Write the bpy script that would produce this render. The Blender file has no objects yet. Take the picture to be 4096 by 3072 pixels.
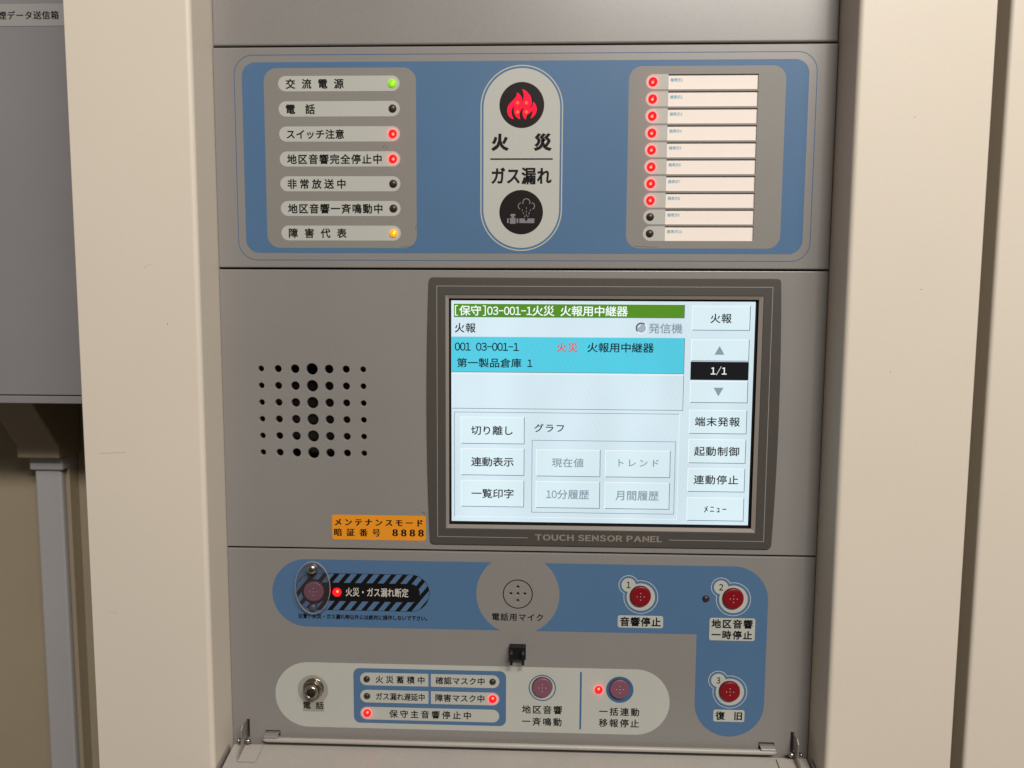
import bpy, math, random
from mathutils import Matrix, Vector
from mathutils.geometry import tessellate_polygon
random.seed(4)
SC = bpy.context.scene
COL = SC.collection
PI = math.pi
MM = 0.001

# ---------------------------------------------------------------- camera
cam_d = bpy.data.cameras.new("camera"); cam = bpy.data.objects.new("camera", cam_d); COL.objects.link(cam)
cx = Vector((0.99936194, 0.03528844, 0.00551639)); cy = Vector((-0.00871985, 0.09128039, 0.99578705)); cz = cx.cross(cy)
m = Matrix((cx, cy, cz)).transposed().to_4x4()
m.translation = Vector((13.533, -528.588, -32.462)) * MM
cam.matrix_world = m
cam_d.sensor_width = 36; cam_d.lens = 26.154; cam_d.clip_start = 0.01; cam_d.clip_end = 50
cam_d.dof.use_dof = True; cam_d.dof.focus_distance = 0.53; cam_d.dof.aperture_fstop = 6.7
SC.camera = cam

# ---------------------------------------------------------------- world, lamps, exposure
W = bpy.data.worlds.new("World"); SC.world = W; W.use_nodes = True
W.node_tree.nodes["Background"].inputs[0].default_value = (1.0, 0.88, 0.76, 1)
W.node_tree.nodes["Background"].inputs[1].default_value = 0.10
SC.view_settings.view_transform = 'Standard'; SC.view_settings.look = 'None'
SC.view_settings.exposure = 0; SC.view_settings.gamma = 1

def area(name, loc, target, sx, sy, power, col):
    d = bpy.data.lights.new(name, 'AREA'); d.shape = 'RECTANGLE'; d.size = sx; d.size_y = sy
    d.energy = power; d.color = col
    o = bpy.data.objects.new(name, d); COL.objects.link(o); o.location = loc
    o.rotation_euler = (Vector(target) - Vector(loc)).to_track_quat('-Z', 'Y').to_euler()
    return o
WARM = (1.0, 0.945, 0.875)
area("ceiling_lamp", (0.45, -1.82, 1.36), (0, 0, -0.05), 0.63, 0.25, 43, WARM)
area("side_lamp", (0.80, -1.25, 0.90), (0, 0, -0.05), 0.65, 0.35, 12.5, WARM)

# ---------------------------------------------------------------- materials
def mat(name, col, rough=0.5, metal=0.0, spec=0.5, bump=0.0, bscale=900, var=0.0, vscale=12, coat=0.0, emit=None, es=1.0, trans=0.0, ior=1.5):
    m = bpy.data.materials.new(name); m.use_nodes = True
    nt = m.node_tree; b = nt.nodes["Principled BSDF"]
    b.inputs["Base Color"].default_value = (*col, 1); b.inputs["Roughness"].default_value = rough
    b.inputs["Metallic"].default_value = metal; b.inputs["Specular IOR Level"].default_value = spec
    b.inputs["Coat Weight"].default_value = coat; b.inputs["Transmission Weight"].default_value = trans
    b.inputs["IOR"].default_value = ior
    if emit: b.inputs["Emission Color"].default_value = (*emit, 1); b.inputs["Emission Strength"].default_value = es
    if bump or var:
        geo = nt.nodes.new("ShaderNodeNewGeometry")
    if bump:
        n = nt.nodes.new("ShaderNodeTexNoise"); n.inputs["Scale"].default_value = bscale; n.inputs["Detail"].default_value = 3
        bp = nt.nodes.new("ShaderNodeBump"); bp.inputs["Strength"].default_value = bump; bp.inputs["Distance"].default_value = 0.0002
        nt.links.new(geo.outputs["Position"], n.inputs["Vector"]); nt.links.new(n.outputs["Fac"], bp.inputs["Height"])
        nt.links.new(bp.outputs["Normal"], b.inputs["Normal"])
    if var:
        n1 = nt.nodes.new("ShaderNodeTexNoise"); n1.inputs["Scale"].default_value = vscale; n1.inputs["Detail"].default_value = 5
        n2 = nt.nodes.new("ShaderNodeTexNoise"); n2.inputs["Scale"].default_value = 650; n2.inputs["Detail"].default_value = 2
        for n in (n1, n2): nt.links.new(geo.outputs["Position"], n.inputs["Vector"])
        ad = nt.nodes.new("ShaderNodeMath"); ad.operation = 'ADD'
        nt.links.new(n1.outputs["Fac"], ad.inputs[0]); nt.links.new(n2.outputs["Fac"], ad.inputs[1])
        mr = nt.nodes.new("ShaderNodeMapRange"); mr.inputs["From Min"].default_value = 0.6; mr.inputs["From Max"].default_value = 1.4
        mr.inputs["To Min"].default_value = 1 - var; mr.inputs["To Max"].default_value = 1 + var
        nt.links.new(ad.outputs[0], mr.inputs["Value"])
        mx = nt.nodes.new("ShaderNodeVectorMath"); mx.operation = 'SCALE'; mx.inputs[0].default_value = col
        nt.links.new(mr.outputs[0], mx.inputs["Scale"]); nt.links.new(mx.outputs[0], b.inputs["Base Color"])
    return m
def emat(name, col, s=1.0):
    return mat(name, (0.01, 0.01, 0.01), 0.35, emit=col, es=s, spec=0.04)

CREAM = mat("cream_enamel", (0.635, 0.572, 0.485), 0.45, spec=0.3, bump=0.10, bscale=1400, var=0.03, vscale=9)
GREY = mat("grey_enamel", (0.222, 0.210, 0.200), 0.31, spec=0.5, bump=0.14, bscale=1500, var=0.06, vscale=11)
FLAPM = mat("top_lit_grey_enamel", (0.36, 0.335, 0.305), 0.42, bump=0.25, bscale=1500, var=0.07, vscale=40)  # paler than the plates: light from above painted into the flap's colour
BLUE = mat("blue_ink", (0.072, 0.145, 0.262), 0.45, spec=0.2, var=0.05, vscale=20)
BLUEL = mat("blue_line_ink", (0.045, 0.12, 0.24), 0.42, spec=0.2)
SILV = mat("silver_grey_ink", (0.215, 0.205, 0.190), 0.45, spec=0.25, var=0.04, vscale=25)
PALE = mat("pale_green_grey_ink", (0.42, 0.425, 0.39), 0.5, spec=0.25, var=0.03, vscale=30)
PALED = mat("clear_grey_film", (0.29, 0.28, 0.24), 0.3)
INK = mat("black_ink", (0.007, 0.006, 0.007), 0.5, spec=0.12)
INKW = mat("white_ink", (0.62, 0.60, 0.54), 0.5)
DARK = mat("black_disc_ink", (0.011, 0.007, 0.007), 0.4, spec=0.15, var=0.1, vscale=60)
BEZEL = mat("charcoal_bezel", (0.062, 0.055, 0.049), 0.4, bump=0.08, bscale=1600, var=0.06, vscale=15)
BEZLINE = mat("bezel_line_ink", (0.30, 0.27, 0.24), 0.45)
LIP = mat("bezel_lip", (0.23, 0.20, 0.175), 0.4, bump=0.08)
BLACK = mat("black_plastic", (0.006, 0.006, 0.006), 0.45, spec=0.3)
CAV = mat("dark_cavity", (0.006, 0.005, 0.005), 0.9)
CONE = mat("speaker_cone_paper", (0.012, 0.010, 0.009), 0.8, spec=0.05)
PAPER = mat("card_paper", (0.80, 0.72, 0.66), 0.7, var=0.02, vscale=40)
CARDINK = mat("card_blue_print", (0.16, 0.36, 0.47), 0.6)
ORANGE = mat("orange_sticker_vinyl", (0.74, 0.265, 0.008), 0.5, var=0.03, vscale=40)
RED = mat("red_button_plastic", (0.19, 0.003, 0.009), 0.36, spec=0.4)
PURPLE = mat("mauve_button_plastic", (0.185, 0.070, 0.105), 0.38, spec=0.4)
DOT = mat("button_dot", (0.52, 0.40, 0.42), 0.35)
STEEL = mat("plated_steel", (0.42, 0.38, 0.33), 0.26, metal=1.0)
STEELR = mat("brushed_zinc", (0.42, 0.38, 0.36), 0.45, metal=0.8, bump=0.1)
ACRYL = mat("clear_acrylic", (0.10, 0.08, 0.10), 0.08)
ACRYL.node_tree.nodes["Principled BSDF"].inputs["Alpha"].default_value = 0.13
RIM = mat("acrylic_edge_highlight", (0.42, 0.38, 0.40), 0.2)  # pale tint paints the bright highlight along the cover's edge
RIM.node_tree.nodes["Principled BSDF"].inputs["Alpha"].default_value = 0.6
LOFF = mat("unlit_lamp_lens", (0.030, 0.018, 0.018), 0.38)
LRING = mat("lamp_socket", (0.03, 0.02, 0.02), 0.5)
LRED = mat("lit_red_lens", (0.05, 0.001, 0.002), 0.2, emit=(1.0, 0.0018, 0.006), es=8.0, spec=0.05)
LREDC = mat("lit_red_hotspot", (0.1, 0.02, 0.01), 0.2, emit=(1.0, 0.36, 0.04), es=1.6, spec=0.05)
LGRN = mat("lit_green_lens", (0.1, 0.3, 0.01), 0.2, emit=(0.22, 0.62, 0.01), es=1.0)
LGRNC = mat("lit_green_hotspot", (0.1, 0.3, 0.01), 0.2, emit=(0.50, 1.0, 0.05), es=1.3)
LORG = mat("lit_orange_lens", (0.5, 0.2, 0.01), 0.2, emit=(1.0, 0.33, 0.01), es=1.0)
LORGC = mat("lit_orange_hotspot", (0.5, 0.3, 0.01), 0.2, emit=(1.0, 0.75, 0.08), es=1.4)
TAN = mat("tan_wall_paint", (0.30, 0.248, 0.170), 0.75, bump=0.3, bscale=300, var=0.08, vscale=8)
BOXG = mat("box_grey_enamel", (0.215, 0.208, 0.215), 0.45, bump=0.1, var=0.05, vscale=14)
LABG = mat("box_label_film", (0.30, 0.295, 0.285), 0.35)
DUCT = mat("duct_plastic", (0.36, 0.35, 0.36), 0.5, var=0.04)
ICONG = mat("unlit_icon_grey", (0.17, 0.166, 0.18), 0.4)
ICONL = mat("unlit_icon_line", (0.24, 0.24, 0.215), 0.4)
SCUFF = mat("scuff_mark", (0.10, 0.085, 0.07), 0.7)
S_BG = emat("screen_pale", (0.66, 0.81, 0.87)); S_BTN = emat("screen_button_face", (0.70, 0.86, 0.90))
S_HI = emat("screen_highlight", (0.93, 1.0, 1.0)); S_LO = emat("screen_edge_dark", (0.07, 0.12, 0.15))
S_K = emat("screen_black", (0.002, 0.003, 0.005)); S_G = emat("screen_grey_text", (0.24, 0.33, 0.39))
S_R = emat("screen_red_text", (0.78, 0.07, 0.06)); S_W = emat("screen_white", (0.92, 1.0, 0.98))
S_GRN = emat("screen_green", (0.085, 0.27, 0.012)); S_CY = emat("screen_cyan", (0.085, 0.60, 0.76))

def backlight(mt, amp):      # uneven backlight of the display
    nt = mt.node_tree; b = nt.nodes["Principled BSDF"]
    g = nt.nodes.new("ShaderNodeNewGeometry"); mp = nt.nodes.new("ShaderNodeMapping"); mp.inputs["Scale"].default_value = (14, 1, 5)
    n = nt.nodes.new("ShaderNodeTexNoise"); n.inputs["Scale"].default_value = 1.6; n.inputs["Detail"].default_value = 1
    nt.links.new(g.outputs["Position"], mp.inputs["Vector"]); nt.links.new(mp.outputs[0], n.inputs["Vector"])
    mr = nt.nodes.new("ShaderNodeMapRange"); mr.inputs["From Min"].default_value = .3; mr.inputs["From Max"].default_value = .7
    mr.inputs["To Min"].default_value = 1 - amp; mr.inputs["To Max"].default_value = 1 + amp
    nt.links.new(n.outputs["Fac"], mr.inputs["Value"]); nt.links.new(mr.outputs[0], b.inputs["Emission Strength"])
backlight(S_BG, 0.07); backlight(S_BTN, 0.05); backlight(S_CY, 0.05)
def moire_bands(mt, col, amp):      # faint camera moire painted into the screen's emission colour
    nt = mt.node_tree; b = nt.nodes["Principled BSDF"]; g = nt.nodes.new("ShaderNodeNewGeometry")
    mp = nt.nodes.new("ShaderNodeMapping"); mp.inputs["Rotation"].default_value = (0, math.radians(28), 0)
    w = nt.nodes.new("ShaderNodeTexWave"); w.wave_type = 'BANDS'; w.bands_direction = 'X'; w.inputs["Scale"].default_value = 95
    w.inputs["Distortion"].default_value = 3.0; w.inputs["Detail"].default_value = 1.5; w.inputs["Detail Scale"].default_value = .35
    nt.links.new(g.outputs["Position"], mp.inputs["Vector"]); nt.links.new(mp.outputs[0], w.inputs["Vector"])
    mx = nt.nodes.new("ShaderNodeMix"); mx.data_type = 'RGBA'
    mx.inputs[6].default_value = (col[0] * (1 + amp), col[1] * (1 - amp * .8), col[2] * (1 + amp * .2), 1)
    mx.inputs[7].default_value = (col[0] * (1 - amp), col[1] * (1 + amp * .6), col[2], 1)
    nt.links.new(w.outputs["Fac"], mx.inputs[0]); nt.links.new(mx.outputs[2], b.inputs["Emission Color"])
moire_bands(S_BG, (0.66, 0.81, 0.87), 0.07); moire_bands(S_BTN, (0.70, 0.86, 0.90), 0.055); moire_bands(S_CY, (0.085, 0.60, 0.76), 0.04)

# flame window: four lamps glow through the red diffuser
FLAME = bpy.data.materials.new("lit_flame_window"); FLAME.use_nodes = True
_nt = FLAME.node_tree; _b = _nt.nodes["Principled BSDF"]; _b.inputs["Base Color"].default_value = (.05, .002, .004, 1); _b.inputs["Specular IOR Level"].default_value = .08; _b.inputs["Roughness"].default_value = .4
_g = _nt.nodes.new("ShaderNodeNewGeometry"); _prev = None
for (lx, lz) in ((-2.1, 113.7), (4.0, 113.7), (-2.1, 107.6), (4.0, 107.6)):
    d = _nt.nodes.new("ShaderNodeVectorMath"); d.operation = 'DISTANCE'; d.inputs[1].default_value = (lx * MM, -0.0002, lz * MM)
    _nt.links.new(_g.outputs["Position"], d.inputs[0])
    r = _nt.nodes.new("ShaderNodeMapRange"); r.interpolation_type = 'SMOOTHSTEP'; r.inputs["From Min"].default_value = .0017; r.inputs["From Max"].default_value = 0.0
    _nt.links.new(d.outputs["Value"], r.inputs["Value"])
    if _prev is None: _prev = r.outputs[0]
    else:
        a = _nt.nodes.new("ShaderNodeMath"); a.operation = 'MAXIMUM'; _nt.links.new(_prev, a.inputs[0]); _nt.links.new(r.outputs[0], a.inputs[1]); _prev = a.outputs[0]
_mx = _nt.nodes.new("ShaderNodeMix"); _mx.data_type = 'RGBA'; _mx.inputs[6].default_value = (1.0, 0.006, 0.040, 1); _mx.inputs[7].default_value = (1.0, 0.20, 0.02, 1)
_nt.links.new(_prev, _mx.inputs[0]); _nt.links.new(_mx.outputs[2], _b.inputs["Emission Color"]); _b.inputs["Emission Strength"].default_value = 1.25

# ---------------------------------------------------------------- object helpers
def link(name, me, parent, loc=(0, 0, 0), label=None, cat=None, group=None, kind=None):
    o = bpy.data.objects.new(name, me); COL.objects.link(o); o.location = Vector(loc)
    if parent is not None:
        o.parent = parent; p = parent; off = Vector((0, 0, 0))
        o.matrix_parent_inverse = Matrix.Translation(-Vector(parent["_w"]))
    o["_w"] = list(loc)
    for k, v in (("label", label), ("category", cat), ("group", group), ("kind", kind)):
        if v: o[k] = v
    return o
def thing(name, loc_mm, label, cat, group=None):
    o = link(name, None, None, Vector(loc_mm) * MM, label, cat, group); o.empty_display_size = 0.02; return o

class MB:                       # collects faces in mm, each with its own material
    def __init__(s): s.v = []; s.f = []; s.mi = []; s.mats = []; s.sm = []
    def m(s, mt):
        if mt not in s.mats: s.mats.append(mt)
        return s.mats.index(mt)
    def add(s, vs, fs, mt, smooth=False):
        k = len(s.v); s.v += [tuple(v) for v in vs]; i = s.m(mt)
        for f in fs: s.f.append([a + k for a in f]); s.mi.append(i); s.sm.append(smooth)
    def quadXZ(s, x0, x1, z0, z1, y, mt):
        s.add([(x0, y, z0), (x1, y, z0), (x1, y, z1), (x0, y, z1)], [(0, 1, 2, 3)], mt)
    def box(s, x0, x1, y0, y1, z0, z1, mt):
        v = [(x, y, z) for x in (x0, x1) for y in (y0, y1) for z in (z0, z1)]
        s.add(v, [(0, 1, 3, 2), (4, 6, 7, 5), (0, 4, 5, 1), (2, 3, 7, 6), (0, 2, 6, 4), (1, 5, 7, 3)], mt)
    def prism(s, pts, axis, a0, a1, mt):     # pts = 2D polygon, extruded on an axis
        def P(p, a):
            return {'x': (a, p[0], p[1]), 'y': (p[0], a, p[1]), 'z': (p[0], p[1], a)}[axis]
        n = len(pts); v = [P(p, a0) for p in pts] + [P(p, a1) for p in pts]
        s.add(v, [tuple(range(n)), tuple(range(2 * n - 1, n - 1, -1))] + [(i, (i + 1) % n, n + (i + 1) % n, n + i) for i in range(n)], mt)
    def lathe(s, prof, c, mt, seg=32, axis='y', smooth=True, rx=1.0, rz=1.0):
        vs = []; fs = []
        for (r, h) in prof:
            for k in range(seg):
                a = 2 * PI * k / seg
                if axis == 'y': vs.append((c[0] + r * rx * math.cos(a), c[1] - h, c[2] + r * rz * math.sin(a)))
                else: vs.append((c[0] + h, c[1] + r * math.cos(a), c[2] + r * math.sin(a)))
        for i in range(len(prof) - 1):
            for k in range(seg):
                a, b = i * seg + k, i * seg + (k + 1) % seg
                fs.append((a, b, b + seg, a + seg))
        fs.append(tuple(range((len(prof) - 1) * seg, len(prof) * seg))); fs.append(tuple(range(seg - 1, -1, -1)))
        s.add(vs, fs, mt, smooth)
    def sheet(s, loops, y, mt):
        P = [[Vector((p[0], p[1], 0)) for p in l] for l in loops]
        flat = [p for l in loops for p in l]; tris = tessellate_polygon(P); out = []
        for t in tris:
            a, b, c = (flat[i] for i in t)
            ar = (b[0] - a[0]) * (c[1] - a[1]) - (b[1] - a[1]) * (c[0] - a[0])
            if abs(ar) < 1e-9: continue
            out.append(t if ar > 0 else t[::-1])
        s.add([(p[0], y, p[1]) for p in flat], out, mt)
    def build(s, name, parent=None, bevel=0, seg=2, recalc=True, **kw):
        xs, ys, zs = zip(*s.v); c = Vector(((min(xs) + max(xs)) / 2, (min(ys) + max(ys)) / 2, (min(zs) + max(zs)) / 2))
        me = bpy.data.meshes.new(name); me.from_pydata([((x - c.x) * MM, (y - c.y) * MM, (z - c.z) * MM) for x, y, z in s.v], [], s.f)
        for mt in s.mats: me.materials.append(mt)
        me.polygons.foreach_set("material_index", s.mi); me.polygons.foreach_set("use_smooth", s.sm); me.update()
        if recalc:
            import bmesh
            b = bmesh.new(); b.from_mesh(me); 
            solid = [f for f in b.faces]
            if any(abs(v[1] - s.v[0][1]) > 1e-6 for v in s.v): bmesh.ops.recalc_face_normals(b, faces=solid)
            b.to_mesh(me); b.free()
        o = link(name, me, parent, c * MM, **kw)
        if bevel:
            md = o.modifiers.new("bevel", 'BEVEL'); md.width = bevel * MM; md.segments = seg; md.limit_method = 'ANGLE'; md.angle_limit = 0.6
            md.harden_normals = False
        return o
def solid(name, loops, y0, thick, bev, mt, parent, **kw):
    """flat plate with holes, front face at y0, rounded edges"""
    c = bpy.data.curves.new(name, 'CURVE'); c.dimensions = '2D'; c.fill_mode = 'BOTH'
    c.extrude = max(0, (thick / 2 - bev)) * MM; c.bevel_depth = bev * MM; c.bevel_resolution = 2; c.offset = -bev * MM
    for l in loops:
        s = c.splines.new('POLY'); s.points.add(len(l) - 1); s.use_cyclic_u = True
        for i, p in enumerate(l): s.points[i].co = (p[0] * MM, p[1] * MM, 0, 1)
    tmp = bpy.data.objects.new("tmp", c); COL.objects.link(tmp); dg = bpy.context.evaluated_depsgraph_get()
    me = bpy.data.meshes.new_from_object(tmp.evaluated_get(dg)); bpy.data.objects.remove(tmp); bpy.data.curves.remove(c)
    co = [v.co.copy() for v in me.vertices]
    xs = [v.x for v in co]; zs = [v.y for v in co]; cc = Vector(((min(xs) + max(xs)) / 2, 0, (min(zs) + max(zs)) / 2))
    for v, p in zip(me.vertices, co): v.co = (p.x - cc.x, -p.z, p.y - cc.z)
    me.materials.clear(); me.materials.append(mt); me.name = name
    for p in me.polygons: p.use_smooth = False
    cc.y = (y0 + thick / 2) * MM
    return link(name, me, parent, cc, **kw)

# ---------------------------------------------------------------- 2D shapes
def arc(cx_, cz_, r, a0, a1, n=16):
    return [(cx_ + r * math.cos(math.radians(a0 + (a1 - a0) * i / n)), cz_ + r * math.sin(math.radians(a0 + (a1 - a0) * i / n))) for i in range(n + 1)]
def rrect(x0, x1, z0, z1, r, n=10):
    rs = r if isinstance(r, (list, tuple)) else (r,) * 4          # TR, TL, BL, BR
    out = []
    for (px, pz, a), q in zip(((x1, z1, 0), (x0, z1, 90), (x0, z0, 180), (x1, z0, 270)), rs):
        if q <= 0: out.append((px, pz)); continue
        q = min(q, (z1 - z0) / 2 - 1e-4)
        out += arc(px - q if px == x1 else px + q, pz - q if pz == z1 else pz + q, q, a, a + 90, n)
    return out
def circ(cx_, cz_, r, n=48): return arc(cx_, cz_, r, 0, 360, n)[:-1]
def ell(cx_, cz_, a, b, n=48): return [(cx_ + a * math.cos(2 * PI * i / n), cz_ + b * math.sin(2 * PI * i / n)) for i in range(n)]
def stroke(pts, w):
    L = []; R = []
    for i, p in enumerate(pts):
        a = pts[max(0, i - 1)]; b = pts[min(len(pts) - 1, i + 1)]; dx, dz = b[0] - a[0], b[1] - a[1]; l = math.hypot(dx, dz) or 1
        n = (-dz / l * w / 2, dx / l * w / 2); L.append((p[0] + n[0], p[1] + n[1])); R.append((p[0] - n[0], p[1] - n[1]))
    return L + R[::-1]
def printed(name, loops_list, y, mt, parent, **kw):
    b = MB()
    for loops in loops_list: b.sheet(loops, y, mt)
    return b.build(name, parent, recalc=False, **kw)

# ---------------------------------------------------------------- lettering
_gl = {}
def glyph(ch, bx, bz):
    key = (ch, bx, bz)
    if key in _gl: return _gl[key]
    xs_ = 1.0
    if 33 <= ord(ch) <= 126:          # half-width cell drawn with the full-width glyph, narrowed
        xs_ = {'-': 0.55, '/': 0.5, '[': 0.95, ']': 0.95}.get(ch, 0.84) if not ch.isalpha() else 1.0
        ch = chr(ord(ch) + 0xFEE0)
    c = bpy.data.curves.new("g", 'FONT'); c.body = ch; c.size = 1.0; c.resolution_u = 3; c.fill_mode = 'BOTH'
    o = bpy.data.objects.new("g", c); COL.objects.link(o); dg = bpy.context.evaluated_depsgraph_get()
    me = bpy.data.meshes.new_from_object(o.evaluated_get(dg)); bpy.data.objects.remove(o); bpy.data.curves.remove(c)
    import bmesh
    b = bmesh.new(); b.from_mesh(me); bpy.data.meshes.remove(me); bmesh.ops.remove_doubles(b, verts=b.verts, dist=1e-5)
    if bx or bz:
        nv = {}
        for e in b.edges:
            if len(e.link_faces) != 1: continue
            f = e.link_faces[0]; a, d = e.verts; t = d.co - a.co; l = t.length
            if l < 1e-7: continue
            n = Vector((t.y, -t.x, 0)) / l
            if n.dot(f.calc_center_median() - a.co) > 0: n = -n
            for v in (a, d): nv.setdefault(v, []).append(n)
        mv = {}
        for v, ns in nv.items():
            s = sum(ns, Vector()); 
            if s.length < 1e-6: continue
            s.normalize(); k = 1 / max(0.55, s.dot(ns[0])); mv[v] = Vector((s.x * bx * k, s.y * bz * k, 0))
        for v, d in mv.items(): v.co += d
    vs = [(v.co.x * xs_, v.co.y) for v in b.verts]; fs = [[v.index for v in f.verts] for f in b.faces]; b.free()
    _gl[key] = (vs, fs); return _gl[key]
def uni(ch): return 0.5 if (ord(ch) < 256 or 0xFF61 <= ord(ch) <= 0xFF9F) else 1.0
def lettering(text, x0, x1, zc, h, y, mt, parent, bold=0.0, boldz=None, wf=1.0, mb=None, prop=False, name="lettering", minh=None, nat=0, bold_auto=0.020):
    """ink box x0..x1, centre zc, height h (mm)"""
    boldz = bold if boldz is None else boldz
    chars = [(c, uni(c)) for c in text]; pos = 0; items = []
    if bold_auto: bold += bold_auto; boldz += bold_auto
    for c, u in chars:
        if c not in ' \u3000': items.append((c, pos + u / 2))
        pos += u
    G = [glyph(c, bold, boldz) for c, _ in items]
    if prop:
        cur = 0; pl = []
        for (c, u) in chars:
            if c == ' ': cur += 0.32; continue
            g = glyph(c, bold, boldz); mn = min(v[0] for v in g[0]); mxx = max(v[0] for v in g[0]); pl.append((g, cur - mn)); cur += mxx - mn + 0.09
        zs = [v[1] for g, _ in pl for v in g[0]]; sz = h / (max(zs) - min(zs)); sx = (x1 - x0) / (cur - 0.09); z0 = min(zs)
        b = mb or MB()
        for g, off in pl:
            b.add([(x0 + (v[0] + off) * sx, y, zc - h / 2 + (v[1] - z0) * sz) for v in g[0]], g[1], mt)
        return b if mb else b.build(name, parent, recalc=False)
    zs = [v[1] for g in G for v in g[0]]; zmin, zmax = min(zs), max(zs)
    sz = h / (nat or (zmax - zmin)); sx = sz * wf
    ctr = []
    for (c, p), g in zip(items, G):
        xs = [v[0] for v in g[0]]
        ctr.append((min(xs) + max(xs)) / 2 if uni(c) < 1 or c == '・' else glyph_mid())
    l0 = (min(v[0] for v in G[0][0]) - ctr[0]) * sx; r1 = (max(v[0] for v in G[-1][0]) - ctr[-1]) * sx
    span = items[-1][1] - items[0][1]
    u = ((x1 - r1) - (x0 - l0)) / span if span else 0
    em = glyph_w() * 1.19 * sx
    full = [p for c, p in items if uni(c) == 1 and c != '・']
    mg = min([q - p for p, q in zip(full, full[1:])] or [9])
    if span and em > u * mg and not prop:
        q = u * mg / em; sx *= q; l0 *= q; r1 *= q; u = ((x1 - r1) - (x0 - l0)) / span
    start = x0 - l0 if span else (x0 + x1) / 2
    b = mb or MB()
    for (c, p), g, k in zip(items, G, ctr):
        X = start + (p - items[0][1]) * u
        b.add([(X + (v[0] - k) * sx, y, zc + (v[1] - (zmin + zmax) / 2) * sz) for v in g[0]], g[1], mt)
    return b if mb else b.build(name, parent, recalc=False)
_mid = []
def glyph_w():
    xs = [v[0] for v in glyph('国', 0, 0)[0]]; return max(xs) - min(xs)
def glyph_mid():
    if not _mid:
        xs = [v[0] for v in glyph('国', 0, 0)[0]]; _mid.append((min(xs) + max(xs)) / 2)
    return _mid[0]

# ================================================================ THE SETTING
b = MB(); b.box(-900, 900, 152, 170, -900, 900, TAN); b.build("wall", kind="structure")
WALLTOP = 520

# ================================================================ FIRE ALARM PANEL
P = thing("fire_alarm_panel", (0, 152, -520), "cream framed fire alarm panel with grey plates, indicator lamps and a lit touch screen", "alarm panel")
PX = 215.0
# posts of the frame
def post(x0, x1, inner):
    r = 3.2; ro = 0.8; f = -32
    if inner > 0:   # inner edge on the right (left post)
        pts = [(x0, 150), (x0, f + ro), (x0 + ro, f)] + [(x1 - r + r * math.sin(math.radians(a)), f + r - r * math.cos(math.radians(a))) for a in range(0, 91, 15)] + [(x1, 150)]
    else:
        pts = [(x1, 150), (x1, f + ro), (x1 - ro, f)] + [(x0 + r - r * math.sin(math.radians(a)), f + r - r * math.cos(math.radians(a))) for a in range(0, 91, 15)] + [(x0, 150)]
    b = MB(); b.prism(pts, 'z', -WALLTOP, WALLTOP, CREAM); return b.build("frame_post", P)
post(-299.5, -PX, 1); post(PX, 300.0, -1)
b = MB(); b.box(-214.8, 214.8, 60, 64, -WALLTOP, WALLTOP, CAV); b.build("inner_back", P)

Z1, Z2, Z3, ZB = 152.6, 0.0, -203.9, -357.0
g = 0.65
def plate(name, z0, z1, holes=(), y=0.0, mt=GREY, bev=0.9):
    return solid(name, [[(-PX + .25, z0), (PX - .25, z0), (PX - .25, z1), (-PX + .25, z1)]] + list(holes), y, 3.0, bev, mt, P)
plate("blanking_plate", Z1 + g, 330, y=0.9, bev=1.4)

# ---------------- indicator plate
CARD = [(127.3 - 11.37 * i) for i in range(10)]
LX = [(127.25 - 17.05 * i) for i in range(7)]
cards_rect = [rrect(101.0, 161.9, z - 5.0, z + 5.0, 0) for z in CARD]
WIN = rrect(101.0, 161.9, CARD[9] - 5.0, CARD[0] + 5.0, 0)
IP = plate("indicator_plate", Z2 + g, Z1 - g, [WIN[::-1]])
for i in range(9):
    zc = (CARD[i] + CARD[i + 1]) / 2; b = MB(); b.box(100.9, 162.0, -0.055, 2.6, zc - .685, zc + .685, SILV); b.build("window_bar", IP, bevel=.12)
b = MB()
b.sheet([rrect(-200.0, 201.3, 5.8, 146.9, 13.4), rrect(-199.5, 200.8, 6.3, 146.4, 12.9)[::-1]], -0.06, BLUEL); b.build("border_line", IP, recalc=False)
printed("blue_field", [[rrect(-194.4, 195.8, 11.0, 141.8, 9.5), rrect(-179.0, -72.5, 14.6, 137.8, 9)[::-1], rrect(74.1, 180.4, 14.8, 137.7, 9)[::-1]]], -0.06, BLUE, IP)
printed("grey_field", [[rrect(-179.0, -72.5, 14.6, 137.8, 9)]], -0.06, SILV, IP)
printed("grey_field", [[rrect(74.1, 180.4, 14.8, 137.7, 9), WIN[::-1]]], -0.06, SILV, IP)
LT = [('交　流　電　源', -163.6, -122.8, 6.9), ('電　話', -163.8, -143.3, 6.9), ('スイッチ注意', -163.7, -123.0, 6.6), ('地区音響完全停止中', -163.7, -96.8, 6.9),
      ('非常放送中', -163.7, -122.5, 6.9), ('地区音響一斉鳴動中', -163.8, -96.6, 7.0), ('障　害　代　表', -163.6, -122.2, 6.9)]
for z, (t, a, c, h) in zip(LX, LT):
    printed("name_strip", [[rrect(-168.9, -83.8, z - 5.2, z + 5.2, 5.2)]], -0.12, PALE, IP)
    lettering(t, a, c, z - 0.1, h, -0.18, INK, IP, bold=0.004)
for z in CARD:
    printed("name_strip", [[rrect(85.7, 100.9, z - 5.05, z + 5.05, (0, 5.05, 5.05, 0))]], -0.12, PALE, IP)

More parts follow.
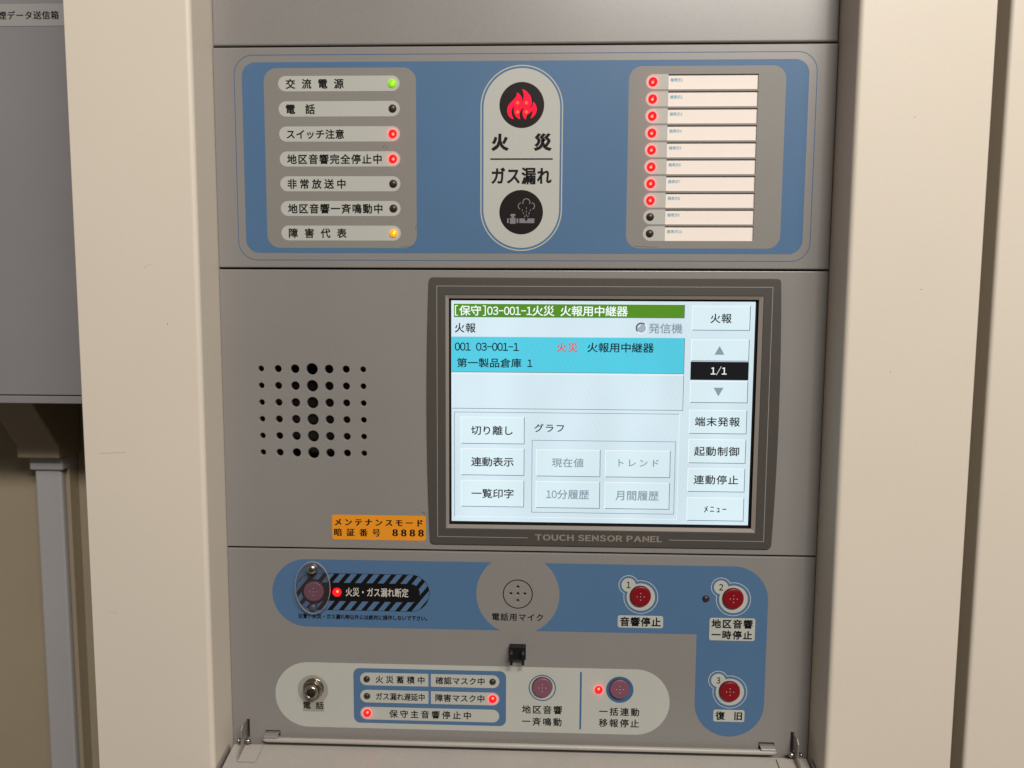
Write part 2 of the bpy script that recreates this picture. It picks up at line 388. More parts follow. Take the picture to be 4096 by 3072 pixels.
# lamps: socket ring, domed lens, glowing bump for the hot spot seen in the lens
def lamp_meshes(r, lit, die):
    b = MB(); n = 6
    b.lathe([(r + 0.28, 0.0), (r + 0.28, 0.14), (r + 0.02, 0.16)], (0, 0, 0), LRING, 28)
    b.lathe([(r, 0.0)] + [(r * math.cos(PI / 2 * i / n), 0.2 + r * 0.62 * math.sin(PI / 2 * i / n)) for i in range(n)] + [(0.05, 0.2 + r * .62)], (0, 0, 0), lit, 28)
    return b
_lm = {}
def lamp(x, z, r, state, parent, name="indicator_lamp"):
    mats_ = {'r': (LRED, LREDC), 'g': (LGRN, LGRNC), 'o': (LORG, LORGC), 'k': (LOFF, None)}[state]
    key = (round(r, 2), state)
    if key not in _lm:
        bb = lamp_meshes(r, mats_[0], None); o = bb.build("lamp", None); _lm[key] = o.data; cy_ = o.location.y; bpy.data.objects.remove(o); _lm[key, 'y'] = cy_
    b = MB()
    base = _lm[key]
    if mats_[1] is None:
        o = link(name, base, parent, (x * MM, _lm[key, 'y'] - 0.00012, z * MM)); 
        return o
    # hot spot added as a glowing bump, shifted towards the camera
    dx, dz = 13.5 - x, -32.5 - z; l = math.hypot(dx, dz); k = min(1.0, l / 250) * r * 0.50
    r *= 1.15
    n = 6
    b.lathe([(r, 0.0)] + [(r * math.cos(PI / 2 * i / n), 0.2 + r * 0.62 * math.sin(PI / 2 * i / n)) for i in range(n)] + [(0.05, 0.2 + r * .62)], (x, -0.12, z), mats_[0], 28)
    rr = r * 0.33; q = math.hypot(k, 0) / r
    hh = 0.2 + r * .62 * math.sqrt(max(0, 1 - q * q))
    b.lathe([(rr * math.cos(PI / 2 * i / 4), hh - rr * .35 + rr * .75 * math.sin(PI / 2 * i / 4)) for i in range(4)] + [(0.02, hh + rr * .4)], (x + dx / l * k, -0.12, z + dz / l * k), mats_[1], 16)
    return b.build(name, parent)
for z, s in zip(LX, 'gkrrkko'): lamp(-88.9, z, 2.55, s, IP)
for i, z in enumerate(CARD): lamp(90.5, z, 2.6 if i < 8 else 2.45, 'r' if i < 8 else 'k', IP)

# central title pill
printed("title_ring", [[rrect(-27.7, 29.3, 12.8, 139.0, 28.4, 20), rrect(-26.9, 28.5, 13.6, 138.2, 27.6, 20)[::-1]]], -0.12, PALE, IP)
printed("title_field", [[rrect(-25.6, 27.3, 14.9, 136.9, 26.4, 20)]], -0.12, PALE, IP)
printed("flame_disc", [[circ(0.85, 112.2, 15.45, 64)]], -0.18, DARK, IP)
FL = [(820,222),(870,235),(930,280),(985,340),(1015,400),(1028,470),(1028,520),(1015,570),(985,634),(1012,618),(1038,582),(1054,540),(1060,490),(1090,512),(1117,550),(1135,600),(1141,650),(1133,700),(1110,750),(1077,795),(1040,825),(1000,838),(1030,790),(1045,740),(1060,655),(1028,692),(980,730),(940,755),(917,790),(905,860),(868,835),(842,790),(830,740),(832,690),(848,648),(870,600),(830,625),(800,655),(776,700),(765,750),(768,800),(777,856),(735,840),(690,800),(657,745),(643,690),(641,640),(657,560),(620,600),(597,650),(590,700),(598,760),(615,805),(642,852),(590,840),(545,805),(515,755),(498,690),(500,620),(520,570),(560,515),(620,455),(670,405),(700,355),(708,288),(750,313),(790,358),(815,400),(824,440),(820,480),(793,547),(830,490),(846,440),(856,400),(858,340),(845,280)]
printed("flame_symbol", [[[(0.85 + (x - 815) * .0317, 112.2 + (555 - y) * .0317) for x, y in FL][::-1]]], -0.24, FLAME, IP)
lettering('火　災', -20.3, 21.9, 87.2, 12.1, -0.18, INK, IP, bold=0.034)
printed("title_rule", [[rrect(-20.9, 22.6, 75.3, 76.3, .4)]], -0.18, INK, IP)
lettering('ガス漏れ', -20.2, 21.9, 64.3, 11.9, -0.18, INK, IP, bold=0.036, boldz=0.026, bold_auto=0)
printed("gas_disc", [[circ(0.85, 39.5, 15.25, 64)]], -0.18, DARK, IP)
GK = lambda x, y: (0.85 + (x - 705) * .02135, 39.5 + (900 - y) * .02135)
b = MB()
for x0, x1, y0, y1 in ((248, 303, 1100, 1250), (340, 525, 1077, 1275), (557, 613, 1100, 1250)): b.sheet([[GK(x0, y1), GK(x1, y1), GK(x1, y0), GK(x0, y0)]], -0.24, ICONG)
b.sheet([[GK(*p) for p in [(650,1100),(650,1250),(1140,1250),(1140,1100),(925,1100),(875,1218),(815,1100)]]], -0.24, ICONG)
b.sheet([[GK(*p) for p in [(350,985),(370,955),(505,955),(525,985),(510,1020),(480,1040),(468,1058),(468,1076),(400,1076),(400,1055),(387,1037),(358,1020)]][::-1]], -0.24, ICONG)
b.build("gas_pipe_symbol", IP, recalc=False)
b = MB()
def ga_arc(cx_, cy_, r, a0, a1): return [GK(cx_ + r * math.cos(math.radians(a)), cy_ - r * math.sin(math.radians(a))) for a in [a0 + (a1 - a0) * i / 16 for i in range(17)]]
for a in ((875, 582, 116, -28, 208), (712, 702, 103, 95, 248), (1040, 702, 103, 85, -68)): b.sheet([stroke(ga_arc(*a), .42)], -0.24, ICONL)
for x0, y0, x1, y1 in ((875,745,875,800),(875,853,875,905),(875,963,875,1015),(733,808,752,860),(772,908,795,958),(808,1010,835,1060),(1017,808,998,860),(978,908,955,958),(942,1010,915,1060)):
    b.sheet([stroke([GK(x0, y0), GK(x1, y1)], .40)], -0.24, ICONL)
b.build("gas_cloud_symbol", IP, recalc=False)

# the ten paper cards slid into their windows
WHICH = ['topmost', 'second from top', 'third from top', 'fourth from top', 'fifth from top', 'sixth from top', 'seventh from top', 'eighth from top', 'second from bottom', 'bottom']
for i, z in enumerate(CARD):
    lampt = 'beside a lit red lamp' if i < 8 else 'beside an unlit lamp'
    t = thing("name_card", (131.4, 2.0, z), "white name card printed 諸表示%d, %s, %s" % (i + 1, WHICH[i], lampt), "name card", "paper name cards in the right column")
    b = MB(); b.box(100.6, 162.3, 1.0, 1.25, z - 5.4, z + 5.4, PAPER); b.build("card", t)
    w = 8.4 if i < 9 else 10.5; x0 = 102.6
    lettering('諸表示%d' % (i + 1), x0, x0 + w, z + 1.5, 2.5, 0.94, CARDINK, t, bold=0.0)
b = MB(); b.box(98, 165, 3.2, 3.6, 18, 134, PALED); b.build("card_backing", P)

# ---------------- speaker and screen plate
holes = []
RR = [2.05, 2.55, 3.1, 4.12, 3.1, 2.55, 2.05]
for j in range(6):
    for i in range(7): holes.append(circ(-186.15 + 12.36 * i, -71.6 - 12.21 * j, RR[i], 28)[::-1])
SP = plate("screen_plate", Z3 + g, Z2 - g, holes + [rrect(-51.0, 168.6, -184.8, -19.2, 0)[::-1]], bev=0.55)
b = MB()
b.lathe([(36, 0), (36, 3), (33, 3.5), (31, 2), (12, -9), (11, -6), (8, -3.4), (0.1, -2.6)], (-149, 20, -102), CONE, 48)
b.build("speaker_cone", P)
for (x, z) in ((-185, -66), (-113, -66), (-185, -138), (-113, -138)):
    b = MB(); b.box(x - 5, x + 5, 12, 16, z - 6, z + 6, STEELR); b.build("speaker_bracket", P, bevel=0.5)

# ---------------- touch screen
TS = link("touch_screen", None, P, (0.059, 0, -0.102)); TS.empty_display_size = .02
def bulge(x0, x1, z0, z1, r, s, n=14):
    base = rrect(x0, x1, z0, z1, r, 6); zc = (z0 + z1) / 2; H = (z1 - z0) / 2; out = []
    k = 7
    TR, TL, BL, BR = base[0:k], base[k:2 * k], base[2 * k:3 * k], base[3 * k:]
    out += TR + TL
    out += [(x0 - s * (1 - ((z - zc) / (H - r)) ** 2), z) for z in [z1 - r - (z1 - z0 - 2 * r) * i / n for i in range(1, n)]]
    out += BL + BR
    out += [(x1 + s * (1 - ((z - zc) / (H - r)) ** 2), z) for z in [z0 + r + (z1 - z0 - 2 * r) * i / n for i in range(1, n)]]
    return out
solid("bezel", [bulge(-64.1, 182.1, -198.7, -5.7, 3.2, 1.9), rrect(-52.4, 170.4, -186.7, -18.1, 0.4)[::-1]], -1.3, 1.3, 0.35, BEZEL, TS)
b = MB()
for x0, x1, z0, z1 in ((-58.6, 176.6, -12.1, -11.7), (-58.6, -58.2, -193.1, -12.1), (176.2, 176.6, -193.1, -12.1), (-58.2, 7.3, -193.1, -192.7), (108.9, 176.2, -193.1, -192.7)):
    b.quadXZ(x0, x1, z0, z1, -1.36, BEZLINE)
b.build("bezel_line", TS, recalc=False)
lettering('TOUCH SENSOR PANEL', 12.5, 104.1, -192.4, 4.6, -1.36, LIP, TS, bold=0.022, boldz=0.006, prop=True)
# sloped lip between bezel and glass
b = MB()
O = [(-52.3, -186.6), (170.3, -186.6), (170.3, -18.2), (-52.3, -18.2)]; I = [(-50.0, -183.9), (167.5, -183.9), (167.5, -20.5), (-50.0, -20.5)]
vs = [(x, -1.05, z) for x, z in O] + [(x, -0.2, z) for x, z in I] + [(x, 1.9, z) for x, z in I]
b.add(vs, [(i, (i + 1) % 4, 4 + (i + 1) % 4, 4 + i) for i in range(4)], LIP); b.add(vs, [(4 + i, 4 + (i + 1) % 4, 8 + (i + 1) % 4, 8 + i) for i in range(4)], BLACK)
b.build("bezel_lip", TS, recalc=False)
YS = 2.0
b = MB(); b.box(-50.4, 168.0, YS + .1, YS + 1.2, -184.4, -20.0, BLACK); b.build("glass_edge", TS)
b = MB(); b.quadXZ(-48.5, 165.8, -182.1, -21.9, YS, S_BG); b.build("display", TS, recalc=False)
Y1, Y2, Y3 = YS - .05, YS - .10, YS - .15
def scr_rect(name, x0, x1, zc, h, face, hi, lo, w=.42, inset=False):
    z0, z1 = zc - h / 2, zc + h / 2; b = MB()
    if face: b.quadXZ(x0 + w, x1 - w, z0 + w, z1 - w, Y1, face)
    b.quadXZ(x0, x1 - w, z1 - w, z1, Y1, hi); b.quadXZ(x0, x0 + w, z0, z1 - w, Y1, hi)
    b.quadXZ(x0 + w, x1, z0, z0 + w, Y1, lo); b.quadXZ(x1 - w, x1, z0 + w, z1, Y1, lo)
    return b.build(name, TS, recalc=False)
scr_rect("title_bar", -47.0, 116.6, -28.8, 9.8, S_GRN, S_HI, S_LO, .3)
scr_rect("list_row", -48.4, 117.2, -60.3, 25.4, S_CY, S_CY, S_LO, .35)
scr_rect("list_row", -48.4, 117.2, -86.6, 25.4, None, S_HI, S_LO, .35)
scr_rect("group_frame", -46.5, 114.9, -140.2, 77.0, None, S_LO, S_HI, .3)
scr_rect("graph_frame", 9.7, 112.6, -148.3, 53.2, None, S_LO, S_LO, .3)
for x0, x1, zc in ((-41.8, 4.3, -115.0), (-41.8, 4.3, -138.1), (-41.8, 4.3, -161.4), (12.7, 59.1, -138.3), (62.5, 109.2, -138.3), (12.7, 59.1, -161.6), (62.5, 109.2, -161.6)):
    scr_rect("screen_button", x0, x1, zc, 19.7, S_BTN, S_HI, S_LO)
for zc, h in ((-33.5, 17.3), (-56.1, 15.4), (-85.7, 15.6), (-107.2, 17.2), (-128.4, 17.4), (-149.4, 17.2), (-170.7, 17.2)):
    scr_rect("screen_button", 121.7, 162.5, zc, h, S_BTN, S_HI, S_LO)
b = MB(); b.quadXZ(121.7, 162.5, -77.2, -64.2, Y2, S_K); b.build("page_counter", TS, recalc=False)
for pts in (((138.2, -59.2), (145.2, -59.2), (141.7, -53.0)), ((138.3, -82.6), (141.8, -88.8), (145.3, -82.6))):
    b = MB(); b.sheet([list(pts)], Y2, S_G); b.build("arrow_symbol", TS, recalc=False)
b = MB(); b.sheet([circ(86.3, -40.7, 4.0, 32)], Y1, S_HI); b.sheet([arc(86.3, -40.7, 3.9, 45, 225, 24)], Y1 - .02, S_K); b.sheet([circ(86.4, -40.8, 3.3, 32)], Y2, emat("screen_round_lamp", (0.36, 0.43, 0.53)))
b.sheet([stroke(arc(86.4, -40.8, 2.2, 100, 170, 8), .6)], Y3, S_HI)
b.build("screen_round_lamp", TS, recalc=False)
SM = {'k': S_K, 'w': S_W, 'g': S_G, 'r': S_R}
for t, a, c, z, h, m_ in [
  ('[保守]03-001-1火災 火報用中継器', -45.9, 76.7, -29.0, 7.4, 'w'), ('火報', -46.1, -31.0, -41.3, 6.9, 'k'), ('発信機', 91.4, 115.3, -40.9, 7.2, 'g'),
  ('001 03-001-1', -46.1, -0.2, -54.7, 5.9, 'k'), ('火災', 26.9, 41.7, -54.7, 7.0, 'r'), ('火報用中継器', 48.4, 95.6, -54.7, 7.0, 'k'),
  ('第一製品倉庫 1', -44.5, 9.6, -66.2, 6.8, 'k'), ('切り離し', -34.4, -4.2, -115.0, 6.9, 'k'), ('連動表示', -34.3, -3.4, -138.0, 6.9, 'k'),
  ('一覧印字', -34.0, -3.3, -161.3, 7.0, 'k'), ('グラフ', 11.3, 32.6, -112.8, 6.1, 'k'), ('現在値', 24.1, 47.1, -138.0, 6.7, 'g'),
  ('トレンド', 72.0, 100.9, -137.6, 5.3, 'g'), ('10分履歴', 20.4, 51.4, -161.3, 7.0, 'g'), ('月間履歴', 70.3, 101.5, -161.6, 7.0, 'g'),
  ('火報', 134.6, 149.5, -33.6, 6.8, 'k'), ('1/1', 136.0, 147.1, -70.6, 6.4, 'w'), ('端末発報', 125.8, 157.7, -107.0, 6.8, 'k'),
  ('起動制御', 125.8, 157.8, -128.4, 6.9, 'k'), ('連動停止', 126.0, 157.8, -149.1, 6.8, 'k'), ('ﾒﾆｭｰ', 134.1, 150.0, -170.6, 5.0, 'k')]:
    lettering(t, a, c, z, h, Y3, SM[m_], TS, bold=0.014, wf=1.10, bold_auto=0)

# ---------------- sticker
ST = thing("sticker", (-101.7, 0, -187.4), "orange sticker printed メンテナンスモード 暗証番号 8888, left of the touch screen", "sticker")
solid("vinyl", [rrect(-136.2, -67.2, -196.7, -178.2, 1.8)], -0.16, 0.14, 0.03, ORANGE, ST)
lettering('メンテナンスモード', -134.4, -69.3, -183.7, 5.0, -0.22, INK, ST, bold=0.055, boldz=0.02, bold_auto=0, name="lettering")
lettering('暗　証　番　号', -134.8, -100.7, -191.2, 5.8, -0.22, INK, ST, bold=0.040, boldz=0.006, bold_auto=0)
lettering('８８８８', -91.9, -68.6, -191.0, 5.3, -0.22, INK, ST, bold=0.05, boldz=0.004)

# ---------------- operation plate
tabs = [rrect(-189.7, -178.6, -350.0, -345.5, 0)[::-1], rrect(178.8, 189.9, -350.0, -345.3, 0)[::-1], rrect(-204.0, -201.9, -352, -337.0, 0)[::-1], rrect(202.0, 204.3, -352, -336.7, 0)[::-1]]
mic = [circ(0.2 + dx, -235.5 + dz, 0.95, 16)[::-1] for dx, dz in ((0, 0), (-5.1, 0), (5.1, 0), (0, 5.15), (0, -5.15))]
OP = plate("operation_plate", ZB, Z3 - g, tabs + mic, bev=0.7)
zt, zb = -212.0, -263.4; zc = (zt + zb) / 2; r = (zt - zb) / 2; C0 = (0.25, -235.7); CR = 30.5
at = math.degrees(math.asin((zt - C0[1]) / CR)); ab = math.degrees(math.asin((zb - C0[1]) / CR))
left = arc(-181.8 + r, zc, r, 90, 270, 24) + arc(C0[0], C0[1], CR, 360 - (180 + ab) if False else 180 - ab, 180 - at, 24)
right = arc(C0[0], C0[1], CR, ab, at, 24)[::-1][::-1]
right = right + [(156.4, zt)] + arc(156.4, zt - 25.2, 25.2, 90, 0, 16) + arc(156.3, -315.8, 25.3, 0, -180, 28) + [(131.0, zb)]
hz = rrect(-164.3, -64.7, -250.5, -222.3, 14.1, 16)
printed("blue_field", [[left]], -0.06, BLUE, OP)
printed("blue_field", [[right[::-1]]], -0.06, BLUE, OP)
printed("hazard_field", [[hz]], -0.12, INK, OP)
# hazard stripes, clipped to the band between the outline and the black middle
def pill_iv(x0, x1, zc_, r_, z):
    d = z - zc_
    if abs(d) >= r_: return None
    k = math.sqrt(r_ * r_ - d * d); return (x0 + r_ - k, x1 - r_ + k)
zc0 = -236.4; step = 0.2; pitch = 8.4; wid = 4.5
for k in range(-3, 14):
    b = MB(); zz = zc0 - 13.8
    while zz < zc0 + 13.75:
        zm = zz + step / 2
        o_ = pill_iv(-164.0, -65.0, zc0, 13.8, zm); i_ = pill_iv(-159.5, -71.9, zc0, 7.0, zm)
        xc = -150.4; dd = zm + 236.4
        if abs(dd) < 9.4:
            kk = math.sqrt(9.4 ** 2 - dd ** 2); i_ = (min(xc - kk, i_[0] if i_ else 1e9), max(xc + kk, i_[1] if i_ else -1e9))
        s0 = -159.2 + k * pitch + (zm - zc0) * 0.82; s1 = s0 + wid
        lo, hi = max(s0, o_[0]), min(s1, o_[1])
        if hi > lo:
            parts = [(lo, hi)]
            if i_: parts = [(lo, min(hi, i_[0])), (max(lo, i_[1]), hi)]
            for a, c in parts:
                if c > a + .02: b.quadXZ(a, c, zz, zz + step, -0.18, BLUE)
        zz += step
    if b.f: b.build("hazard_stripe", OP, recalc=False)
lettering('火災・ガス漏れ断定', -126.9, -80.3, -236.3, 6.8, -0.18, INKW, OP, bold=0.008, wf=.85, bold_auto=0)
lettering('注意：火災・ガス漏れ時以外には絶対に操作しないで下さい。', -162.9, -66.4, -255.4, 3.9, -0.12, INK, OP, bold=0.014, wf=.9)
printed("microphone_ring", [[circ(0.25, -235.6, 11.0), circ(0.25, -235.6, 10.3)[::-1]]], -0.06, INK, OP)
lettering('電話用マイク', -18.6, 18.9, -253.1, 5.9, -0.06, INK, OP)
# buttons
def button(x, z, r, mt, h=2.2):
    key = ("btn", r, mt.name)
    if key not in _lm:
        b = MB()
        b.lathe([(r + .35, 0), (r + .35, .12), (r, .12)], (0, 0, 0), LRING, 40)
        b.lathe([(r, 0.0), (r, h - 0.7), (r - .12, h - .35), (r - .4, h - .08), (r - .8, h), (r * .5, h - .25), (0.2, h - .35)], (0, 0, 0), mt, 40)
        for dx, dz in ((0, 0), (-2.55, 0), (2.55, 0), (0, 2.5), (0, -2.5)):
            b.lathe([(.36, h - .5), (.34, h + .02), (.2, h + .16), (.03, h + .2)], (dx, 0, dz), DOT, 12)
        o = b.build("push_button", None); _lm[key] = (o.data, o.location.y); bpy.data.objects.remove(o)
    me, yy = _lm[key]
    return link("push_button", me, OP, (x * MM, yy - 0.0002, z * MM))
def numbered(x, z, sx, sz, ch, box):
    b = MB(); b.sheet([circ(x, z, 12.5)], -0.12, INKW); b.sheet([circ(sx, sz, 7.2)], -0.125, INKW)
    b.sheet([circ(x, z, 12.15)], -0.15, BLUE); b.sheet([circ(sx, sz, 6.85)], -0.155, BLUE)
    b.sheet([circ(x, z, 10.25)], -0.18, PALE); b.sheet([circ(sx, sz, 5.15)], -0.185, PALE)
    b.build("button_surround", OP, recalc=False)
    lettering(ch, *box, -0.24, INK, OP, bold=-0.004)
    button(x - .4, z + 0.95, 7.4, RED)
numbered(89.9, -236.1, 80.9, -227.2, '1', (79.9, 81.8, -227.1, 4.9))
numbered(156.7, -236.5, 147.6, -227.7, '2', (145.4, 149.8, -227.6, 4.9))
numbered(156.4, -306.7, 147.7, -298.0, '3', (145.6, 149.9, -298.0, 4.9))
for x0, x1, z0, z1 in ((73.5, 106.5, -259.3, -250.1), (140.1, 173.0, -267.6, -250.6), (144.9, 167.6, -329.6, -320.4)):
    printed("button_label", [[rrect(x0, x1, z0, z1, 1.6)]], -0.12, PALE, OP)
for t, a, c, z, h in (('音響停止', 75.2, 104.8, -254.7, 7.1), ('地区音響', 141.5, 171.3, -255.0, 6.9), ('一時停止', 141.8, 171.1, -263.3, 6.7), ('復　旧', 146.4, 165.9, -325.0, 6.7)):
    lettering(t, a, c, z, h, -0.18, INK, OP, bold=0.010)
lamp(136.9, -236.4, 2.35, 'k', OP)
# white field with jack, lamp block and two mauve buttons
printed("pale_field", [[rrect(-181.3, 112.7, -341.5, -291.0, 25.2, 20)]], -0.06, PALE, OP)
printed("jack_surround", [[circ(-152.8, -312.4, 11.5)]], -0.12, PALED, OP)
printed("jack_surround", [[rrect(-160.7, -144.6, -329.4, -320.0, .8)]], -0.115, PALED, OP)
lettering('電　話', -160.3, -145.0, -324.5, 5.9, -0.18, INK, OP)
printed("blue_field", [[rrect(-122.1, -8.0, -337.3, -294.7, 4.8)]], -0.12, BLUE, OP)
for x0, x1, zc_, q in ((-117.1, -65.9, -302.9, (0, 4.9, 4.9, 0)), (-64.0, -13.0, -302.9, (4.9, 0, 0, 4.9)), (-117.1, -65.9, -316.3, (0, 4.9, 4.9, 0)), (-64.0, -13.0, -316.3, (4.9, 0, 0, 4.9)), (-117.1, -13.0, -329.6, 4.9)):
    printed("name_strip", [[rrect(x0, x1, zc_ - 4.95, zc_ + 4.95, q)]], -0.18, PALE, OP)
for t, a, c, z, h in (('火災蓄積中', -105.5, -68.7, -303.0, 5.8), ('確認マスク中', -60.6, -24.0, -302.9, 5.8), ('ガス漏れ遅延中', -105.4, -68.7, -316.3, 5.8), ('障害マスク中', -60.7, -24.1, -316.3, 5.9), ('保守主音響停止中', -95.4, -34.1, -329.6, 6.2)):
    lettering(t, a, c, z, h, -0.24, INK, OP)
lamp(-112.1, -303.1, 2.2, 'k', OP); lamp(-112.0, -316.3, 2.2, 'k', OP); lamp(-112.0, -329.5, 2.55, 'r', OP); lamp(-18.0, -303.0, 2.2, 'k', OP); lamp(-17.9, -316.3, 2.55, 'r', OP)
printed("button_ring", [[circ(18.8, -306.9, 10.1), circ(18.8, -306.9, 9.3)[::-1]]], -0.12, BLUEL, OP); button(18.8, -305.9, 7.3, PURPLE)
printed("button_ring", [[circ(75.95, -306.9, 10.1)]], -0.12, BLUEL, OP); button(75.8, -305.8, 7.3, PURPLE)
printed("divider_line", [[rrect(46.6, 47.9, -338.4, -293.8, .6)]], -0.12, BLUEL, OP)
lamp(60.5, -307.2, 2.55, 'r', OP)
for t, a, c, z, h in (('地区音響', 3.9, 33.7, -323.7, 6.6), ('一斉鳴動', 4.0, 33.4, -333.1, 6.5), ('一括連動', 61.1, 90.6, -324.0, 6.4), ('移報停止', 61.0, 90.6, -332.8, 6.6)):
    lettering(t, a, c, z, h, -0.12, INK, OP)
# fire decision button under its clear cover
lamp(-133.4, -236.6, 2.6, 'r', OP)
button(-150.4, -236.0, 7.4, PURPLE)
cov = solid("clear_cover", [ell(-150.05, -231.8, 12.7, 19.25, 64)], -5.2, 1.2, 0.2, ACRYL, OP)
solid("cover_edge", [ell(-150.05, -231.8, 13.05, 19.6, 64), ell(-150.05, -231.8, 12.72, 19.27, 64)[::-1]], -5.25, 1.3, 0.05, RIM, OP)
b = MB(); b.lathe([(3.2, 0), (3.2, 5)], (-149.9, -0.1, -217.4), STEELR, 24)
b.lathe([(3.7, 6.3), (3.7, 6.7), (3.3, 7.5), (2.5, 8.2), (1.4, 8.6), (0.1, 8.75)], (-149.9, 0, -217.4), STEEL, 32); b.build("screw", OP)
b = MB(); b.box(-151.2, -148.6, -8.9, -8.3, -217.7, -217.1, CAV); b.box(-150.2, -149.6, -8.92, -8.3, -218.7, -216.1, CAV); b.build("screw_slot", OP)
b = MB(); b.lathe([(2.3, 0.2), (2.3, 4.0), (1.9, 4.8)], (-150.5, 0, -247.2), mat("cover_stop_rubber", (0.07, 0.08, 0.11), 0.3), 24); b.build("cover_stop", OP)
# telephone jack
b = MB()
b.lathe([(8.0, 0), (8.0, .7), (7.6, .9)], (-152.2, -0.12, -311.0), STEEL, 32)
hexp = [(-152.2 + 7.3 * math.cos(math.radians(a + 12)), -311.0 + 7.3 * math.sin(math.radians(a + 12))) for a in range(0, 360, 60)]
b.prism(hexp, 'y', -3.6, -0.9, STEEL); b.build("jack_nut", OP, bevel=.5)
b = MB(); b.lathe([(5.0, 3.0), (5.0, 7.2), (4.5, 7.9), (3.5, 8.1), (3.2, 7.7), (3.15, 7.0)], (-152.2, 0, -311.0), STEEL, 32)
b.lathe([(3.1, 2.0), (3.1, 7.5)], (-152.2, 0, -311.0), CAV, 24)  # black plug near the mouth, painting the dark of the hole
b.build("jack_barrel", OP, recalc=False)
# black holder clip
b = MB(); b.box(-5.6, 6.5, -5.5, -0.1, -283.4, -273.2, BLACK)
b.build("clip_base", OP, bevel=.5)
for x in (-3.9, 4.5):
    b = MB(); b.prism([(-5.4, -274.5), (-9.5, -274.9), (-11.0, -276.5), (-11.2, -284.6), (-9.6, -285.0), (-9.0, -283.0), (-8.8, -277.5), (-5.4, -277.4)], 'x', x - 1.0, x + 1.0, BLACK); b.build("clip_prong", OP, bevel=.25)
# ---------------- hinges, rod and fold-down cover
b = MB(); b.lathe([(0.6, 0), (1.5, 1.6), (1.85, 3.2), (1.85, 378.4), (1.5, 380.0), (0.6, 381.6)], (-190.6, -3.6, -350.4), FLAPM, 20, axis='x'); b.build("rolled_edge", P)  # paler enamel puts the highlight along the rod into its colour
for x0, x1, s in ((-189.3, -178.9, -1), (179.2, 189.6, 1)):
    b = MB(); b.prism([(1.5, -346.6), (-2.0, -346.5), (-5.0, -347.0), (-5.4, -347.6), (-5.4, -348.3), (-4.6, -348.3), (-2.0, -347.4), (1.5, -347.6)], 'x', x0, x1, GREY)
    b.build("latch_tab", P, bevel=.2)
FC = link("fold_down_cover", None, P, (0, -0.003, -0.3545)); FC.empty_display_size = .02
th = math.radians(13); dy, dz = -math.cos(th), -math.sin(th); ny, nz = -math.sin(th), math.cos(th)   # outwards along the flap, and its upper normal
def fl(u, n): return (-3.0 + dy * u + ny * n, -354.6 + dz * u + nz * n)
def flapbox(name, x0, x1, u0, u1, n0, n1, mt, bevel=0.3):
    b = MB(); b.prism([fl(u0, n0), fl(u1, n0), fl(u1, n1), fl(u0, n1)], 'x', x0, x1, mt); return b.build(name, FC, bevel=bevel)
b = MB()
YZ = [fl(0, 0), fl(95, 0), fl(95, -1.2), fl(0, -1.2)]
flapbox("cover_panel", -212.6, 212.6, 0, 95, -1.2, 0, FLAPM)
flapbox("cover_fold", -189.0, 189.5, 1.2, 95, 0.02, 0.35, FLAPM, .15)
for s in (-1, 1):
    X = lambda a: a * s
    a0, a1 = sorted((X(214.9), X(215.0 + .6))); flapbox("cover_side_flange", min(X(213.6), X(214.4)), max(X(213.6), X(214.4)), 5, 95, -1.2, 4.0, STEELR, .15)
    a0, a1 = sorted((X(190.0), X(203.6))); flapbox("hinge_tab", a0, a1, 2.5, 17.5 if s < 0 else 30, 0.4, 1.4, FLAPM, .35)
    a0, a1 = sorted((X(202.8), X(203.7))); b = MB(); b.prism([fl(-1, 0), fl(-2.0, 4.5), fl(-0.5, 7.8), fl(2.5, 7.5), fl(15 if s < 0 else 28, 4.5), fl(17.3 if s < 0 else 30, 1.2), fl(17.3 if s < 0 else 30, .4)], 'x', a0, a1, STEELR); b.build("hinge_arm", FC, bevel=.15)
    xb = 202.8 if s > 0 else -202.2
    xb = 204.9 * s
    a0, a1 = sorted((X(204.2), X(205.1))); b = MB(); b.prism([(1.5, -337.4), (-.5, -337.2), (-8.0, -336.6), (-11.2, -339.2), (-11.6, -350.5), (-9, -354), (1.5, -354)], 'x', a0 - (0.9 * s), a1 - (.9 * s), STEELR); b.build("hinge_blade", FC, bevel=.2)
    b = MB(); b.lathe([(1.0, -5.0), (1.7, -4.2), (1.7, -1.0), (1.2, -.9), (1.2, 2.6), (2.0, 2.7), (2.0, 3.7), (1.3, 4.3)], (203.6 * s if s > 0 else -203.6, -7.2, -349.6), STEEL, 18, axis='x')
    if s < 0:
        for i, v in enumerate(b.v): b.v[i] = (-407.2 - v[0], v[1], v[2])
    b.build("hinge_pin", FC)

# small scuffs on the paint
def scuff(x0, z0, x1, z1, w, y, parent, n=7, wob=.25):
    pts = [(x0 + (x1 - x0) * i / n, z0 + (z1 - z0) * i / n + random.uniform(-wob, wob)) for i in range(n + 1)]
    return printed("scuff_mark", [[stroke(pts, w)]], y, SCUFF, parent)
POSTS = [o for o in P.children if o.name.startswith("frame_post")]
scuff(-288, -128.6, -270, -127.9, .13, -32.05, POSTS[0], 12, .12)
scuff(-252.5, -2.2, -247, 0.8, .08, -32.05, POSTS[0], 5, .1)
scuff(-286, -242, -281, -242.2, .1, -32.05, POSTS[0])
scuff(-237.2, -39.0, -237.2, -39.9, .4, -32.05, POSTS[0], 2, .1)
for x, z in ((252.0, 95.0), (262.0, -14), (245, -68)): scuff(x, z, x + .5, z - .1, .5, -32.05, POSTS[1], 2, .1)
scuff(-96, 83.5, -94.8, 85.4, .5, -.14, IP, 4); scuff(-93.5, 84.0, -93, 83.2, .5, -.14, IP, 3)
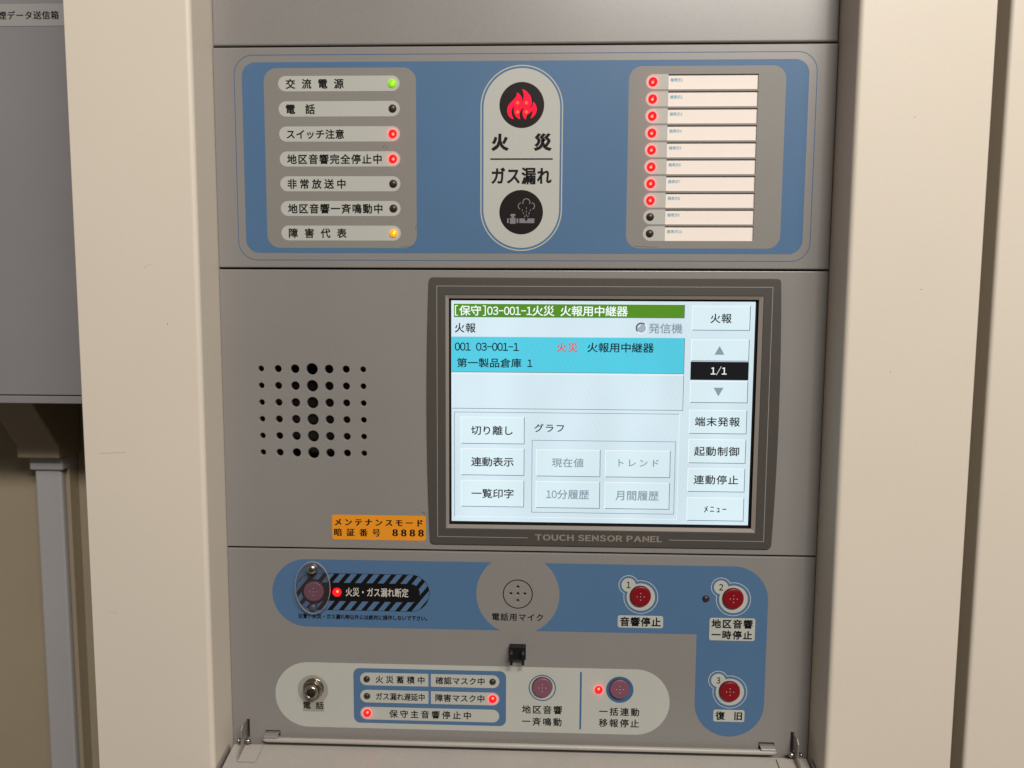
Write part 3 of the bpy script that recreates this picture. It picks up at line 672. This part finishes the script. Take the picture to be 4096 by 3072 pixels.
scuff(-84, 15.4, -75, 15.6, .28, -.14, IP, 12, .25); scuff(80, 16.2, 96, 15.6, .25, -.14, IP, 16, .3)
scuff(-73.5, 28, -72.8, 31, .3, -.14, IP, 4)
scuff(-70, -175.2, -67.5, -176.8, .5, -.1, SP, 5, .4)

# ================================================================ NEIGHBOURING CABINET
NB = thing("metal_cabinet", (380, 152, -520), "plain cream metal cabinet standing right of the alarm panel, at the photo's right edge", "cabinet")
b = MB(); X0 = 309.2; rr_ = 2.6; f = -31
pts = [(520, 150), (520, f)] + [(X0 + rr_ - rr_ * math.sin(math.radians(a)), f + rr_ - rr_ * math.cos(math.radians(a))) for a in range(0, 91, 15)] + [(X0, 150)]
b.prism(pts, 'z', -WALLTOP, WALLTOP, CREAM); nb = b.build("cabinet_door", NB)
scuff(352, 120, 356, 123, .3, -31.05, nb, 5); scuff(345.8, -110, 346.4, -110.2, .5, -31.05, nb, 2)

# ================================================================ TRANSMISSION BOX, DUCT
BX = thing("transmission_box", (-400, 152, 60), "grey wall box with a strip label printed 煙データ送信箱, left of the alarm panel", "junction box")
b = MB(); b.box(-620, -312, 44, 151, -96.8, 420, BOXG); b.build("box_body", BX, bevel=1)
b = MB(); b.box(-620, -311, 41.5, 151, -103.6, -97.6, BOXG); b.build("bottom_lip", BX, bevel=.6)
b = MB(); b.box(-620, -311, 41.5, 44, -96.8, 420, BOXG); b.build("box_door", BX, bevel=.5)
b = MB(); b.box(-620, -335, 41.2, 41.5, 182.9, 198.9, LABG); b.build("label_strip", BX)
lettering('煙データ送信箱', -395.3, -348.7, 190.7, 6.1, 41.1, INK, BX, bold=0.006, boldz=-0.010)
DC = thing("cable_duct", (-437, 152, -300), "pale grey vertical cable duct with a tapered hood, under the grey wall box", "cable duct")
b = MB(); b.box(-449.4, -424.5, 131, 138, -700, -160, DUCT); b.build("duct_cover", DC, bevel=2.0, seg=3)
b = MB(); b.box(-447.0, -421.5, 138.2, 151.5, -700, -160, TAN); b.build("duct_base", DC, bevel=.6)
b = MB(); b.prism([(82, -104.2), (118, -152), (118, -163), (151, -163), (151, -104.2)], 'x', -456, -417, TAN); b.build("duct_hood", DC, bevel=1.5)
b = MB(); b.box(-452, -421, 128, 151.2, -176, -163.2, DUCT); b.build("duct_collar", DC, bevel=1.5)

for o in list(bpy.data.objects):
    if "_w" in o: del o["_w"]
